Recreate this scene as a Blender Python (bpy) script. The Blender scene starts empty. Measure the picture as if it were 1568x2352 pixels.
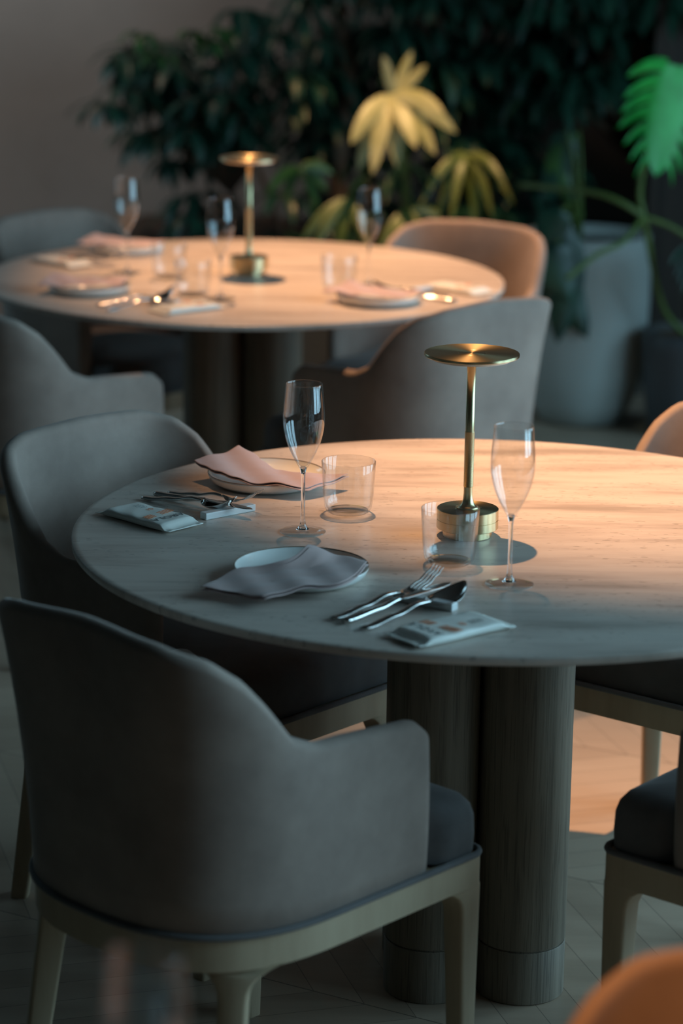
import bpy, bmesh, math, random
from mathutils import Vector, Matrix

# ------------------------------------------------------------------ camera, light, exposure
S = bpy.context.scene
COL = S.collection
PI = math.pi
CAM_Z, PITCH, ROLL, FPX = 1.778, 0.25603, 0.013879, 5866.0
cd = bpy.data.cameras.new('camera')
cam = bpy.data.objects.new('camera', cd); COL.objects.link(cam)
cam.matrix_world = Matrix.Translation((0, 0, CAM_Z)) @ Matrix.Rotation(PI/2 - PITCH, 4, 'X') @ Matrix.Rotation(ROLL, 4, 'Z')
cd.sensor_fit = 'VERTICAL'; cd.sensor_height = 36; cd.sensor_width = 24
cd.lens = FPX / 2352 * 36
cd.clip_start = 0.05; cd.clip_end = 60
cd.dof.use_dof = True; cd.dof.focus_distance = 4.02; cd.dof.aperture_fstop = 2.6
S.camera = cam

wd = bpy.data.worlds.new('world'); S.world = wd; wd.use_nodes = True
wd.node_tree.nodes['Background'].inputs[0].default_value = (0.50, 0.48, 0.42, 1)
wd.node_tree.nodes['Background'].inputs[1].default_value = 0.012

S.view_settings.view_transform = 'Standard'
S.view_settings.look = 'None'
S.view_settings.gamma = 1
S.view_settings.use_curve_mapping = False
S.view_settings.exposure = 0.5

DAY = (0.40, 0.72, 0.92)
WARM = (1.0, 0.53, 0.26)

def area(name, loc, target, sx, sy, power, col):
    l = bpy.data.lights.new(name, 'AREA'); l.shape = 'RECTANGLE'; l.size = sx; l.size_y = sy
    l.energy = power; l.color = col
    o = bpy.data.objects.new(name, l); COL.objects.link(o)
    o.location = loc
    o.rotation_euler = (Vector(target) - Vector(loc)).to_track_quat('-Z', 'Y').to_euler()
    return o

def spot(name, loc, target, power, angle, blend, col, rad=0.02):
    l = bpy.data.lights.new(name, 'SPOT'); l.energy = power; l.color = col
    l.spot_size = math.radians(angle); l.spot_blend = blend; l.shadow_soft_size = rad
    o = bpy.data.objects.new(name, l); COL.objects.link(o)
    o.location = loc
    o.rotation_euler = (Vector(target) - Vector(loc)).to_track_quat('-Z', 'Y').to_euler()
    return o

# daylight through the three bays of the window wall on the right (outside each opening)
WALL_X = 3.4
BAYS = [2.35, 3.95, 5.55]
for yb in BAYS:
    area('window_daylight', (WALL_X + 0.35, yb, 1.75), (0, yb, 1.2), 1.35, 2.6, 58, DAY)
# small warm ceiling spots, one above each table, and two over the planting
spot('ceiling_spot', (0.02, 4.58, 3.45), (0.56, 4.31, 0.7), 510, 37, 1.0, WARM, 0.02)
spot('ceiling_spot', (-0.35, 6.95, 3.45), (0.08, 6.34, 0.74), 450, 40, 0.9, WARM, 0.02)
spot('ceiling_spot', (-0.25, 1.7, 3.45), (0.42, 1.95, 0.75), 210, 22, 0.7, (1.0, 0.42, 0.15), 0.02)
spot('plant_spot', (0.25, 7.4, 3.1), (0.2, 8.3, 0.85), 230, 24, 0.9, (1.0, 0.60, 0.26), 0.03)
spot('plant_spot', (0.62, 6.9, 3.1), (0.99, 7.47, 1.22), 55, 11, 0.6, (0.75, 1.0, 0.85), 0.03)
# daylight from a window in the left wall, far end
area('window_daylight', (-3.3, 8.0, 1.9), (0, 8.0, 1.2), 1.35, 2.3, 22, DAY)
spot('added_wall_fill', (-1.6, 8.3, 3.5), (-1.25, 9.6, 0.9), 60, 75, 1.0, (1.0, 0.72, 0.52), 0.1)  # added fill spot to brighten the back wall, no real fixture

# ------------------------------------------------------------------ pixel / world helpers (used to read positions off the photo)
def ray(px, py):
    x = px - 784.0; y = -(py - 1176.0)
    c, s = math.cos(ROLL), math.sin(ROLL)
    x, y = c*x - s*y, s*x + c*y
    return Vector((x, FPX*math.cos(PITCH) + y*math.sin(PITCH), -FPX*math.sin(PITCH) + y*math.cos(PITCH)))
def at(px, py, z):
    d = ray(px, py); t = (z - CAM_Z)/d.z
    return Vector((d.x*t, d.y*t, z))
def atY(px, py, Y):
    d = ray(px, py); t = Y/d.y
    return Vector((d.x*t, Y, CAM_Z + d.z*t))

# ------------------------------------------------------------------ materials
def mat(name, color=(0.5, 0.5, 0.5), rough=0.5, metal=0.0, **kw):
    m = bpy.data.materials.new(name); m.use_nodes = True
    b = m.node_tree.nodes['Principled BSDF']
    b.inputs['Base Color'].default_value = (*color, 1)
    b.inputs['Roughness'].default_value = rough
    b.inputs['Metallic'].default_value = metal
    for k, v in kw.items():
        b.inputs[k].default_value = v
    return m
def nodes(m):
    nt = m.node_tree
    return nt, nt.nodes, nt.links, nt.nodes['Principled BSDF']
def coords(nt, scale=(1, 1, 1), rot=(0, 0, 0), loc=(0, 0, 0), kind='Object'):
    tc = nt.nodes.new('ShaderNodeTexCoord'); mp = nt.nodes.new('ShaderNodeMapping')
    mp.inputs['Scale'].default_value = scale; mp.inputs['Rotation'].default_value = rot
    mp.inputs['Location'].default_value = loc
    nt.links.new(tc.outputs[kind], mp.inputs['Vector'])
    return mp.outputs['Vector']
def noise(nt, vec, scale, detail=4, rough=0.55):
    n = nt.nodes.new('ShaderNodeTexNoise'); n.inputs['Scale'].default_value = scale
    n.inputs['Detail'].default_value = detail; n.inputs['Roughness'].default_value = rough
    nt.links.new(vec, n.inputs['Vector']); return n.outputs['Fac']
def ramp(nt, fac, stops):
    r = nt.nodes.new('ShaderNodeValToRGB'); e = r.color_ramp.elements
    while len(e) < len(stops): e.new(0.5)
    for i, (p, c) in enumerate(stops):
        e[i].position = p; e[i].color = (*c, 1)
    nt.links.new(fac, r.inputs['Fac']); return r.outputs['Color']
def bump(nt, fac, bsdf, strength, dist=0.01):
    b = nt.nodes.new('ShaderNodeBump'); b.inputs['Strength'].default_value = strength
    b.inputs['Distance'].default_value = dist
    nt.links.new(fac, b.inputs['Height']); nt.links.new(b.outputs['Normal'], bsdf.inputs['Normal'])
def mathn(nt, op, a, b=None, c=None):
    n = nt.nodes.new('ShaderNodeMath'); n.operation = op
    for i, v in enumerate((a, b, c)):
        if v is None: continue
        if isinstance(v, (int, float)): n.inputs[i].default_value = v
        else: nt.links.new(v, n.inputs[i])
    return n.outputs[0]
def mixc(nt, fac, a, b, mode='MIX'):
    n = nt.nodes.new('ShaderNodeMix'); n.data_type = 'RGBA'; n.blend_type = mode
    if isinstance(fac, (int, float)): n.inputs[0].default_value = fac
    else: nt.links.new(fac, n.inputs[0])
    for i, v in ((6, a), (7, b)):
        if isinstance(v, tuple): n.inputs[i].default_value = (*v, 1)
        else: nt.links.new(v, n.inputs[i])
    return n.outputs[2]

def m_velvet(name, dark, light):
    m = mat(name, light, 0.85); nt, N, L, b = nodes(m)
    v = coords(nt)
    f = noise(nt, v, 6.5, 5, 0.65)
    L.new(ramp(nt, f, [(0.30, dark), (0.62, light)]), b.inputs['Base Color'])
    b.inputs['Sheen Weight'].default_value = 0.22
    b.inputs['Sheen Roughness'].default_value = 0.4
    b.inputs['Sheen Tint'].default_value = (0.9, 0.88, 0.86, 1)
    bump(nt, noise(nt, v, 260, 2), b, 0.10, 0.002)
    return m
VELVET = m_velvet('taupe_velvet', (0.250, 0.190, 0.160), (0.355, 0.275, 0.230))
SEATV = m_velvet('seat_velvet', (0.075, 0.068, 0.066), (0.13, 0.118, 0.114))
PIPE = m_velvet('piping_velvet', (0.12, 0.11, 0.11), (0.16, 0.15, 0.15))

def m_wood(name, c1, c2, c3, grain=(28, 28, 1.6), rough=0.55, bst=0.25, pores=False):
    m = mat(name, c2, rough); nt, N, L, b = nodes(m)
    v = coords(nt, grain)
    f = noise(nt, v, 1.0, 6, 0.65)
    colr = ramp(nt, f, [(0.32, c1), (0.5, c2), (0.68, c3)])
    if pores:
        pr = noise(nt, coords(nt, (330, 330, 9)), 1.0, 2, 0.5)
        colr = mixc(nt, ramp(nt, pr, [(0.56, (0, 0, 0)), (0.63, (0.45, 0.45, 0.45))]), colr, (0.06, 0.046, 0.032))
    L.new(colr, b.inputs['Base Color'])
    g = noise(nt, coords(nt, (grain[0]*7, grain[1]*7, grain[2]*4)), 1.0, 3, 0.5)
    g2 = mathn(nt, 'GREATER_THAN', g, 0.60)
    bump(nt, mathn(nt, 'SUBTRACT', f, mathn(nt, 'MULTIPLY', g2, 0.6)), b, bst, 0.002)
    return m
ASH = m_wood('bleached_ash', (0.42, 0.31, 0.20), (0.49, 0.37, 0.245), (0.55, 0.43, 0.29), (14, 14, 2), 0.5, 0.08)
OAK = m_wood('grey_oak', (0.14, 0.11, 0.078), (0.20, 0.158, 0.115), (0.235, 0.19, 0.14), (55, 55, 1.6), 0.6, 0.5, pores=True)
OAKGAP = mat('groove_dark', (0.02, 0.018, 0.015), 0.9)

def m_travertine():
    m = mat('travertine', (0.6, 0.53, 0.46), 0.36); nt, N, L, b = nodes(m)
    R = math.radians(-28)
    f = noise(nt, coords(nt, (1.1, 6.5, 1), (0, 0, R)), 2.2, 7, 0.62)
    base = ramp(nt, f, [(0.30, (0.38, 0.325, 0.28)), (0.45, (0.57, 0.49, 0.43)), (0.56, (0.66, 0.58, 0.51)), (0.75, (0.60, 0.53, 0.47))])
    s = noise(nt, coords(nt, (1.0, 14, 1), (0, 0, R), (3, 1, 0)), 3.0, 6, 0.7)
    col = mixc(nt, ramp(nt, s, [(0.56, (0, 0, 0)), (0.70, (0.75, 0.75, 0.75))]), base, (0.40, 0.345, 0.30))
    p = noise(nt, coords(nt, (70, 200, 70), (0, 0, R)), 1.0, 2, 0.4)
    msk = noise(nt, coords(nt, (2, 6, 2), (0, 0, R)), 2.0, 2)
    pit = mathn(nt, 'MULTIPLY', ramp(nt, p, [(0.63, (0, 0, 0)), (0.70, (1, 1, 1))]), mathn(nt, 'GREATER_THAN', msk, 0.47))
    col = mixc(nt, mathn(nt, 'MULTIPLY', pit, 0.6), col, (0.25, 0.21, 0.18))
    L.new(col, b.inputs['Base Color'])
    bump(nt, mathn(nt, 'SUBTRACT', 1.0, pit), b, 0.25, 0.001)
    return m
STONE = m_travertine()

def m_brass(name, rough, aniso=0.0):
    m = mat(name, (0.60, 0.50, 0.29), rough, 1.0); nt, N, L, b = nodes(m)
    b.inputs['Anisotropic'].default_value = aniso; b.inputs['Anisotropic Rotation'].default_value = 0.25 if aniso else 0
    if aniso:
        t = N.new('ShaderNodeTangent'); t.direction_type = 'RADIAL'; t.axis = 'Z'
        L.new(t.outputs[0], b.inputs['Tangent'])
    return m
BRASS = m_brass('brushed_brass', 0.32, 0.8)
BRASSG = m_brass('satin_brass', 0.30)
m = BRASSK = m_brass('knurled_brass', 0.38); nt, N, L, b = nodes(m)
w = N.new('ShaderNodeTexWave'); w.inputs['Scale'].default_value = 220; w.bands_direction = 'Z'
L.new(coords(nt), w.inputs['Vector']); bump(nt, w.outputs['Fac'], b, 0.6, 0.0008)
STEEL = mat('polished_steel', (0.62, 0.60, 0.58), 0.13, 1.0)
CREAM = mat('lamp_diffuser', (0.85, 0.72, 0.58), 0.4)
PORC = mat('porcelain', (0.84, 0.85, 0.82), 0.16)
RIMB = mat('plate_rim_glaze', (0.22, 0.15, 0.10), 0.25)
REST = mat('rest_porcelain', (0.76, 0.78, 0.78), 0.25)
PAPER = mat('packet_paper', (0.86, 0.86, 0.80), 0.42)
INKG = mat('ink_grey', (0.16, 0.17, 0.17), 0.6)
INKO = mat('ink_orange', (0.75, 0.20, 0.045), 0.6)
def m_linen(name, c):
    m = mat(name, c, 0.9); nt, N, L, b = nodes(m)
    w1 = noise(nt, coords(nt, (900, 900, 900)), 1.0, 2)
    bump(nt, w1, b, 0.12, 0.001)
    b.inputs['Sheen Weight'].default_value = 0.2
    return m
LINEN = m_linen('mauve_linen', (0.54, 0.395, 0.375))

def m_thin():
    m = bpy.data.materials.new('thin_glass'); m.use_nodes = True
    nt = m.node_tree; nt.nodes.clear(); N = nt.nodes; L = nt.links
    out = N.new('ShaderNodeOutputMaterial'); mx = N.new('ShaderNodeMixShader')
    tr = N.new('ShaderNodeBsdfTransparent'); gl = N.new('ShaderNodeBsdfGlossy')
    tr.inputs[0].default_value = (0.985, 0.99, 0.99, 1); gl.inputs['Roughness'].default_value = 0.01
    lw = N.new('ShaderNodeLayerWeight'); lw.inputs[0].default_value = 0.5
    p = mathn(nt, 'POWER', lw.outputs['Facing'], 4.0)
    f = mathn(nt, 'ADD', mathn(nt, 'MULTIPLY', p, 0.88), 0.065)
    L.new(f, mx.inputs[0]); L.new(tr.outputs[0], mx.inputs[1]); L.new(gl.outputs[0], mx.inputs[2])
    L.new(mx.outputs[0], out.inputs[0])
    return m
THIN = m_thin()
GLASS = bpy.data.materials.new('solid_glass'); GLASS.use_nodes = True
nt = GLASS.node_tree; nt.nodes.clear()
o_ = nt.nodes.new('ShaderNodeOutputMaterial'); g_ = nt.nodes.new('ShaderNodeBsdfGlass')
g_.inputs['IOR'].default_value = 1.5; g_.inputs['Roughness'].default_value = 0.0
nt.links.new(g_.outputs[0], o_.inputs[0])

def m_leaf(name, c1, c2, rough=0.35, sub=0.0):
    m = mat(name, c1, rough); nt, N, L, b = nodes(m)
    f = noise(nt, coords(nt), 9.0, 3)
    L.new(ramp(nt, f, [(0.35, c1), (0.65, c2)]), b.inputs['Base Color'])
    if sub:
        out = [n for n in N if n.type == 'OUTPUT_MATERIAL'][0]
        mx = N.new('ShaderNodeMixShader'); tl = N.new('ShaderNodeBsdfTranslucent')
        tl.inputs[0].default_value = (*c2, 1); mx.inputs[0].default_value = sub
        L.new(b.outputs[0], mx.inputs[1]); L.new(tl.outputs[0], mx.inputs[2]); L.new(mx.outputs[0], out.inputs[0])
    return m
L_DARK = m_leaf('dark_leaf', (0.008, 0.035, 0.024), (0.018, 0.075, 0.045), 0.38)
L_MID = m_leaf('mid_leaf', (0.02, 0.07, 0.02), (0.05, 0.15, 0.035), 0.4)
L_OLIVE = m_leaf('olive_leaf', (0.07, 0.11, 0.02), (0.16, 0.18, 0.05), 0.4)
L_PALE = m_leaf('pale_leaf', (0.42, 0.40, 0.17), (0.60, 0.55, 0.30), 0.4, 0.2)  # young leaf tone, lightened further so warm light is partly in the colour
L_MON = m_leaf('monstera_leaf', (0.01, 0.30, 0.04), (0.03, 0.50, 0.10), 0.35, 0.25)
BARK = m_wood('bark', (0.05, 0.03, 0.02), (0.11, 0.07, 0.045), (0.17, 0.11, 0.07), (20, 20, 6), 0.9, 0.6)
STEM = mat('green_stem', (0.10, 0.16, 0.04), 0.5)
TIMB = m_wood('dark_timber', (0.018, 0.012, 0.008), (0.035, 0.022, 0.015), (0.05, 0.033, 0.022), (25, 25, 1.5), 0.6, 0.2)
SOIL = m_wood('soil', (0.02, 0.013, 0.01), (0.05, 0.032, 0.022), (0.10, 0.06, 0.04), (30, 30, 30), 0.95, 0.8)
POTM = mat('white_fibrestone', (0.40, 0.43, 0.41), 0.55)
nt, N, L, b = nodes(POTM); bump(nt, noise(nt, coords(nt), 25, 4), b, 0.1, 0.01)
POTD = mat('dark_fibrestone', (0.06, 0.065, 0.07), 0.6)

def m_plaster(name, c):
    m = mat(name, c, 0.9); nt, N, L, b = nodes(m)
    f = noise(nt, coords(nt), 1.6, 6, 0.6)
    d = tuple(x*0.84 for x in c); u = tuple(min(1, x*1.1) for x in c)
    L.new(ramp(nt, f, [(0.3, d), (0.7, u)]), b.inputs['Base Color'])
    bump(nt, noise(nt, coords(nt), 14, 5), b, 0.15, 0.01)
    return m
WALL = m_plaster('taupe_plaster', (0.36, 0.30, 0.265))
WALLD = m_plaster('dark_panel', (0.05, 0.047, 0.042))
CEIL = m_plaster('ceiling_plaster', (0.20, 0.19, 0.18))
FRAMEM = mat('window_metal', (0.03, 0.03, 0.03), 0.4)

def m_floor():
    m = mat('chevron_floor', (0.4, 0.3, 0.22), 0.42); nt, N, L, b = nodes(m)
    tc = N.new('ShaderNodeTexCoord')
    sep = N.new('ShaderNodeSeparateXYZ'); L.new(tc.outputs['Object'], sep.inputs[0])
    A = math.radians(-29)          # direction of the spines
    X, Y = sep.outputs[0], sep.outputs[1]
    v = mathn(nt, 'ADD', mathn(nt, 'MULTIPLY', X, math.cos(A)), mathn(nt, 'MULTIPLY', Y, math.sin(A)))
    u = mathn(nt, 'ADD', mathn(nt, 'MULTIPLY', X, -math.sin(A)), mathn(nt, 'MULTIPLY', Y, math.cos(A)))
    u = mathn(nt, 'SUBTRACT', u, 3.272 - 6.4)
    W = 0.64
    pp = mathn(nt, 'PINGPONG', u, W)
    q = mathn(nt, 'ADD', v, pp)
    P = 0.0655*math.sqrt(2)*1.0
    qi = mathn(nt, 'DIVIDE', q, P)
    fr = mathn(nt, 'FRACT', mathn(nt, 'ADD', qi, 400))
    idx = mathn(nt, 'FLOOR', mathn(nt, 'ADD', qi, 400))
    ci = mathn(nt, 'FLOOR', mathn(nt, 'DIVIDE', u, W))
    s1 = mathn(nt, 'LESS_THAN', fr, 0.018)
    uf = mathn(nt, 'FRACT', mathn(nt, 'DIVIDE', u, W))
    s2 = mathn(nt, 'LESS_THAN', uf, 0.004)
    seam = mathn(nt, 'MAXIMUM', s1, s2)
    wn = N.new('ShaderNodeTexWhiteNoise'); wn.noise_dimensions = '2D'
    cb = N.new('ShaderNodeCombineXYZ'); L.new(idx, cb.inputs[0]); L.new(ci, cb.inputs[1]); L.new(cb.outputs[0], wn.inputs['Vector'])
    g = noise(nt, coords(nt, (3, 22, 1), (0, 0, math.radians(40))), 2.0, 5, 0.6)
    f = mathn(nt, 'ADD', mathn(nt, 'MULTIPLY', wn.outputs['Value'], 0.45), mathn(nt, 'MULTIPLY', g, 0.55))
    col = ramp(nt, f, [(0.2, (0.37, 0.275, 0.20)), (0.5, (0.43, 0.325, 0.24)), (0.8, (0.48, 0.37, 0.275))])
    col = mixc(nt, mathn(nt, 'MULTIPLY', seam, 0.8), col, (0.08, 0.06, 0.045))
    L.new(col, b.inputs['Base Color'])
    bump(nt, mathn(nt, 'SUBTRACT', 1.0, seam), b, 0.4, 0.002)
    return m
FLOORM = m_floor()

# ------------------------------------------------------------------ mesh helpers
def link(name, me, m, parent=None, loc=None):
    me.name = name
    o = bpy.data.objects.new(name, me); COL.objects.link(o)
    if m is not None: me.materials.append(m)
    if parent is not None: o.parent = parent
    if loc is not None: o.location = loc
    return o
def mesh(name, verts, faces, m, parent=None, smooth=True, loc=None):
    me = bpy.data.meshes.new(name); me.from_pydata([tuple(v) for v in verts], [], faces)
    me.validate(); bm = bmesh.new(); bm.from_mesh(me)
    bmesh.ops.recalc_face_normals(bm, faces=bm.faces); bm.to_mesh(me); bm.free()
    if smooth:
        for p in me.polygons: p.use_smooth = True
    return link(name, me, m, parent, loc)
def tag(o, label=None, cat=None, group=None, kind=None):
    if label: o['label'] = label
    if cat: o['category'] = cat
    if group: o['group'] = group
    if kind: o['kind'] = kind
    return o
def thing(name, label, cat, loc=(0, 0, 0), rz=0, group=None):
    o = bpy.data.objects.new(name, None); COL.objects.link(o)
    o.empty_display_size = 0.05
    o.location = loc; o.rotation_euler = (0, 0, rz)
    return tag(o, label, cat, group)
def copy_tree(src, loc=None, rz=None, label=None, group=None):
    c = src.copy(); COL.objects.link(c)
    for ch in list(src.children):
        d = ch.copy(); COL.objects.link(d); d.parent = c
        for g in list(ch.children):
            e = g.copy(); COL.objects.link(e); e.parent = d
    if loc is not None: c.location = loc
    if rz is not None: c.rotation_euler = (0, 0, rz)
    if label: c['label'] = label
    if group: c['group'] = group
    return c
def box(c, s):
    x, y, z = c; a, b_, d = s[0]/2, s[1]/2, s[2]/2
    v = [(x+i*a, y+j*b_, z+k*d) for i in (-1, 1) for j in (-1, 1) for k in (-1, 1)]
    f = [(0, 1, 3, 2), (4, 6, 7, 5), (0, 4, 5, 1), (2, 3, 7, 6), (0, 2, 6, 4), (1, 5, 7, 3)]
    return v, f
def boxes(name, bl, m, parent=None, bevel=0.0):
    V, F = [], []
    for c, s in bl:
        v, f = box(c, s); n = len(V); V += v; F += [tuple(i+n for i in q) for q in f]
    o = mesh(name, V, F, m, parent, smooth=False)
    if bevel:
        bv = o.modifiers.new('bevel', 'BEVEL'); bv.width = bevel; bv.segments = 3
    return o
def lathe_vf(prof, n=64, closed=False):
    """prof: (r, z) list; r==0 ends become poles; closed joins last ring to the first"""
    V, F, rings = [], [], []
    for r, z in prof:
        if r < 1e-6:
            rings.append([len(V)]); V.append((0, 0, z))
        else:
            s = len(V); rings.append(list(range(s, s+n)))
            V += [(r*math.cos(2*PI*i/n), r*math.sin(2*PI*i/n), z) for i in range(n)]
    pairs = list(zip(rings, rings[1:]))
    if closed: pairs.append((rings[-1], rings[0]))
    for a, b_ in pairs:
        for i in range(n):
            j = (i+1) % n
            if len(a) == 1 and len(b_) == 1: continue
            if len(a) == 1: F.append((a[0], b_[i], b_[j]))
            elif len(b_) == 1: F.append((a[i], a[j], b_[0]))
            else: F.append((a[i], a[j], b_[j], b_[i]))
    return V, F
def autosmooth(o, ang=35):
    """hard edges above the angle"""
    bm = bmesh.new(); bm.from_mesh(o.data)
    for e in bm.edges:
        if len(e.link_faces) == 2 and e.calc_face_angle(0) > math.radians(ang): e.smooth = False
    bm.to_mesh(o.data); bm.free(); return o
def lathe(name, prof, m, parent=None, n=64, closed=False, loc=None, sharp=None):
    V, F = lathe_vf(prof, n, closed)
    o = mesh(name, V, F, m, parent, loc=loc)
    if sharp: autosmooth(o, sharp)
    return o
def tube_vf(pts, rad, n=8, closed=False):
    pts = [Vector(p) for p in pts]; k = len(pts); V, F = [], []
    R = rad if isinstance(rad, (list, tuple)) else [rad]*k
    up = None
    for i, p in enumerate(pts):
        if closed: t = pts[(i+1) % k] - pts[i-1]
        else: t = pts[min(i+1, k-1)] - pts[max(i-1, 0)]
        t.normalize()
        if up is None: up = Vector((0, 0, 1)) if abs(t.z) < 0.9 else Vector((1, 0, 0))
        s = t.cross(up).normalized(); up = s.cross(t).normalized()
        V += [p + (s*math.cos(2*PI*j/n) + up*math.sin(2*PI*j/n))*R[i] for j in range(n)]
    m = k if closed else k-1
    for i in range(m):
        a, b_ = i*n, ((i+1) % k)*n
        for j in range(n):
            F.append((a+j, a+(j+1) % n, b_+(j+1) % n, b_+j))
    if not closed:
        F.append(tuple(range(n))[::-1]); F.append(tuple(range((k-1)*n, k*n)))
    return V, F
def merge(parts):
    V, F = [], []
    for v, f in parts:
        n = len(V); V += [tuple(x) for x in v]; F += [tuple(i+n for i in q) for q in f]
    return V, F
def interp(t, tab):
    if t <= tab[0][0]: return tab[0][1]
    for (a, x), (b_, y) in zip(tab, tab[1:]):
        if t <= b_:
            s = (t-a)/(b_-a); s = s*s*(3-2*s); return x + (y-x)*s
    return tab[-1][1]
def lin(t, tab):
    if t <= tab[0][0]: return tab[0][1]
    for (a, x), (b_, y) in zip(tab, tab[1:]):
        if t <= b_: return x + (y-x)*(t-a)/(b_-a)
    return tab[-1][1]

# ------------------------------------------------------------------ the room
def struct(o): o['kind'] = 'structure'; return o
struct(boxes('floor', [((0.2, 2.7, -0.05), (6.4, 14.0, 0.1))], FLOORM))
struct(boxes('ceiling', [((0.2, 2.7, 3.65), (6.4, 14.0, 0.1))], WALLD))
struct(boxes('wall_back', [((0.2, 9.65, 1.8), (6.4, 0.1, 3.6))], WALL))
struct(boxes('wall_left', [((-2.95, 1.5, 1.8), (0.1, 11.6, 3.6)), ((-2.95, 9.2, 1.8), (0.1, 1.0, 3.6)), ((-2.95, 8.0, 0.35), (0.1, 1.4, 0.7)), ((-2.95, 8.0, 3.35), (0.1, 1.4, 0.5))], WALLD))
struct(boxes('wall_front', [((0.2, -4.25, 1.8), (6.4, 0.1, 3.6))], WALLD))
# right wall with three openings; the far end is solid
bl = [((WALL_X+0.05, 2.7, 0.15), (0.12, 14.0, 0.3)), ((WALL_X+0.05, 2.7, 3.35), (0.12, 14.0, 0.5)),
      ((WALL_X+0.05, -1.3, 1.7), (0.12, 5.9, 2.9)), ((WALL_X+0.05, 8.0, 1.7), (0.12, 3.5, 2.9))]
for yb in BAYS[:-1]: bl.append(((WALL_X+0.05, yb+0.80, 1.7), (0.12, 0.20, 2.9)))
struct(boxes('wall_right', bl, WALLD))
for i, yb in enumerate(BAYS):
    fr = [((WALL_X, yb-0.70, 1.7), (0.05, 0.05, 2.84)), ((WALL_X, yb+0.70, 1.7), (0.05, 0.05, 2.84)), ((WALL_X, yb, 1.7), (0.04, 0.04, 2.84)),
          ((WALL_X, yb, 0.33), (0.05, 1.42, 0.05)), ((WALL_X, yb, 3.07), (0.05, 1.42, 0.05)), ((WALL_X, yb, 2.3), (0.04, 1.40, 0.04))]
    struct(boxes('window_%d' % (i+1), fr, FRAMEM))
struct(boxes('window_4', [((-2.95, 7.33, 1.9), (0.05, 0.05, 2.4)), ((-2.95, 8.67, 1.9), (0.05, 0.05, 2.4)), ((-2.95, 8.0, 0.73), (0.05, 1.38, 0.05)), ((-2.95, 8.0, 3.07), (0.05, 1.38, 0.05)), ((-2.95, 8.0, 1.9), (0.04, 0.04, 2.35))], FRAMEM))

# ------------------------------------------------------------------ dining chair
NEXP = 2.6
def foot(u, off=0.0, n=NEXP, hw=0.235, back=-0.325, y0=-0.08, yf=0.10):
    """outline of the shell from the right arm front (u=0) round the back to the left arm front (u=1)"""
    hw = hw-off; back = back+off
    st = yf - y0; q = 0.5*(hw + (y0-back))*1.52; tot = 2*st + 2*q
    d = u*tot
    if d < st: return (hw, yf-d)
    if d > tot-st: return (-hw, y0 + (d-(tot-st)))
    th = (d-st)/(2*q)*PI
    c, s = math.cos(th), math.sin(th)
    return (hw*math.copysign(abs(c)**(2/n), c), y0 - (y0-back)*abs(s)**(2/n))
HT = [(0.0, 0.600), (0.035, 0.630), (0.10, 0.636), (0.19, 0.645), (0.23, 0.666), (0.265, 0.715), (0.30, 0.757), (0.34, 0.787), (0.40, 0.804), (0.5, 0.812)]
def shell(parent):
    NU = 96; V, F = [], []; K = None
    for i in range(NU+1):
        u = i/NU; s = min(u, 1-u)
        H = lin(s, HT)
        # thickness and end rounding
        e = min(1.0, s/0.022); rnd = math.sqrt(max(0.0, 1-(1-e)**2))
        t = 0.040; tt = 0.028
        a = foot(max(0, u-0.01)); b_ = foot(min(1, u+0.01))
        tx, ty = b_[0]-a[0], b_[1]-a[1]; l = math.hypot(tx, ty); nx, ny = -ty/l, tx/l
        p = foot(u)
        if nx*p[0] + ny*(p[1]+0.0) < 0 : nx, ny = -nx, -ny
        if s < 0.2: nx, ny = (1, 0) if u < 0.5 else (-1, 0)
        flare = 0.042*interp(s, [(0.16, 0), (0.36, 1.0), (0.5, 0.35)])
        sec = []
        z0 = 0.402; Z = H
        ts = 0.35 + 0.65*rnd
        for k in range(9):                       # outer face upward
            f = k/8; z = z0 + (Z - tt/2 - z0)*f
            bulge = 0.006*math.sin(f*PI)
            o = flare*f*f + bulge*0.5
            sec.append((o - (1-ts)*t*0.5, z))
        for k in range(1, 8):                    # rounded top
            a_ = PI*k/8
            th = (t + (tt-t))*ts
            c = flare - (1-ts)*t*0.5 - th/2
            sec.append((c + th/2*math.cos(a_), Z - tt/2 + tt/2*math.sin(a_)))
        for k in range(9):                       # inner face downward
            f = 1-k/8; z = z0 + (Z - tt/2 - z0)*f
            th = (t + (tt-t)*f)*ts
            o = flare*f*f + 0.003*math.sin(f*PI)
            sec.append((o - (1-ts)*t*0.5 - th, z))
        K = len(sec)
        for (o, z) in sec: V.append((p[0]+nx*o, p[1]+ny*o, z))
    for i in range(NU):
        for k in range(K):
            a, b_ = i*K+k, i*K+(k+1) % K
            F.append((a, b_, b_+K, a+K))
    F.append(tuple(range(K))[::-1]); F.append(tuple(range(NU*K, (NU+1)*K)))
    return mesh('backrest', V, F, VELVET, parent)
def ring_outline(off=0.0, yf=0.212, rc=0.025, nb=60):
    """closed seat outline (x, y): front straight edge with rounded corners"""
    pts = []
    for i in range(nb+1):
        pts.append(foot(i/nb, off, yf=yf-rc-off))
    hw = 0.235-off; yy = yf-off-rc
    for k in range(1, 9):
        a = PI - (PI/2)*k/8
        pts.append((-hw + rc + rc*math.cos(a), yy + rc*math.sin(a)))
    for k in range(0, 8):
        a = PI/2 - (PI/2)*k/8
        pts.append((hw - rc + rc*math.cos(a), yy + rc*math.sin(a)))
    return pts
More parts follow.
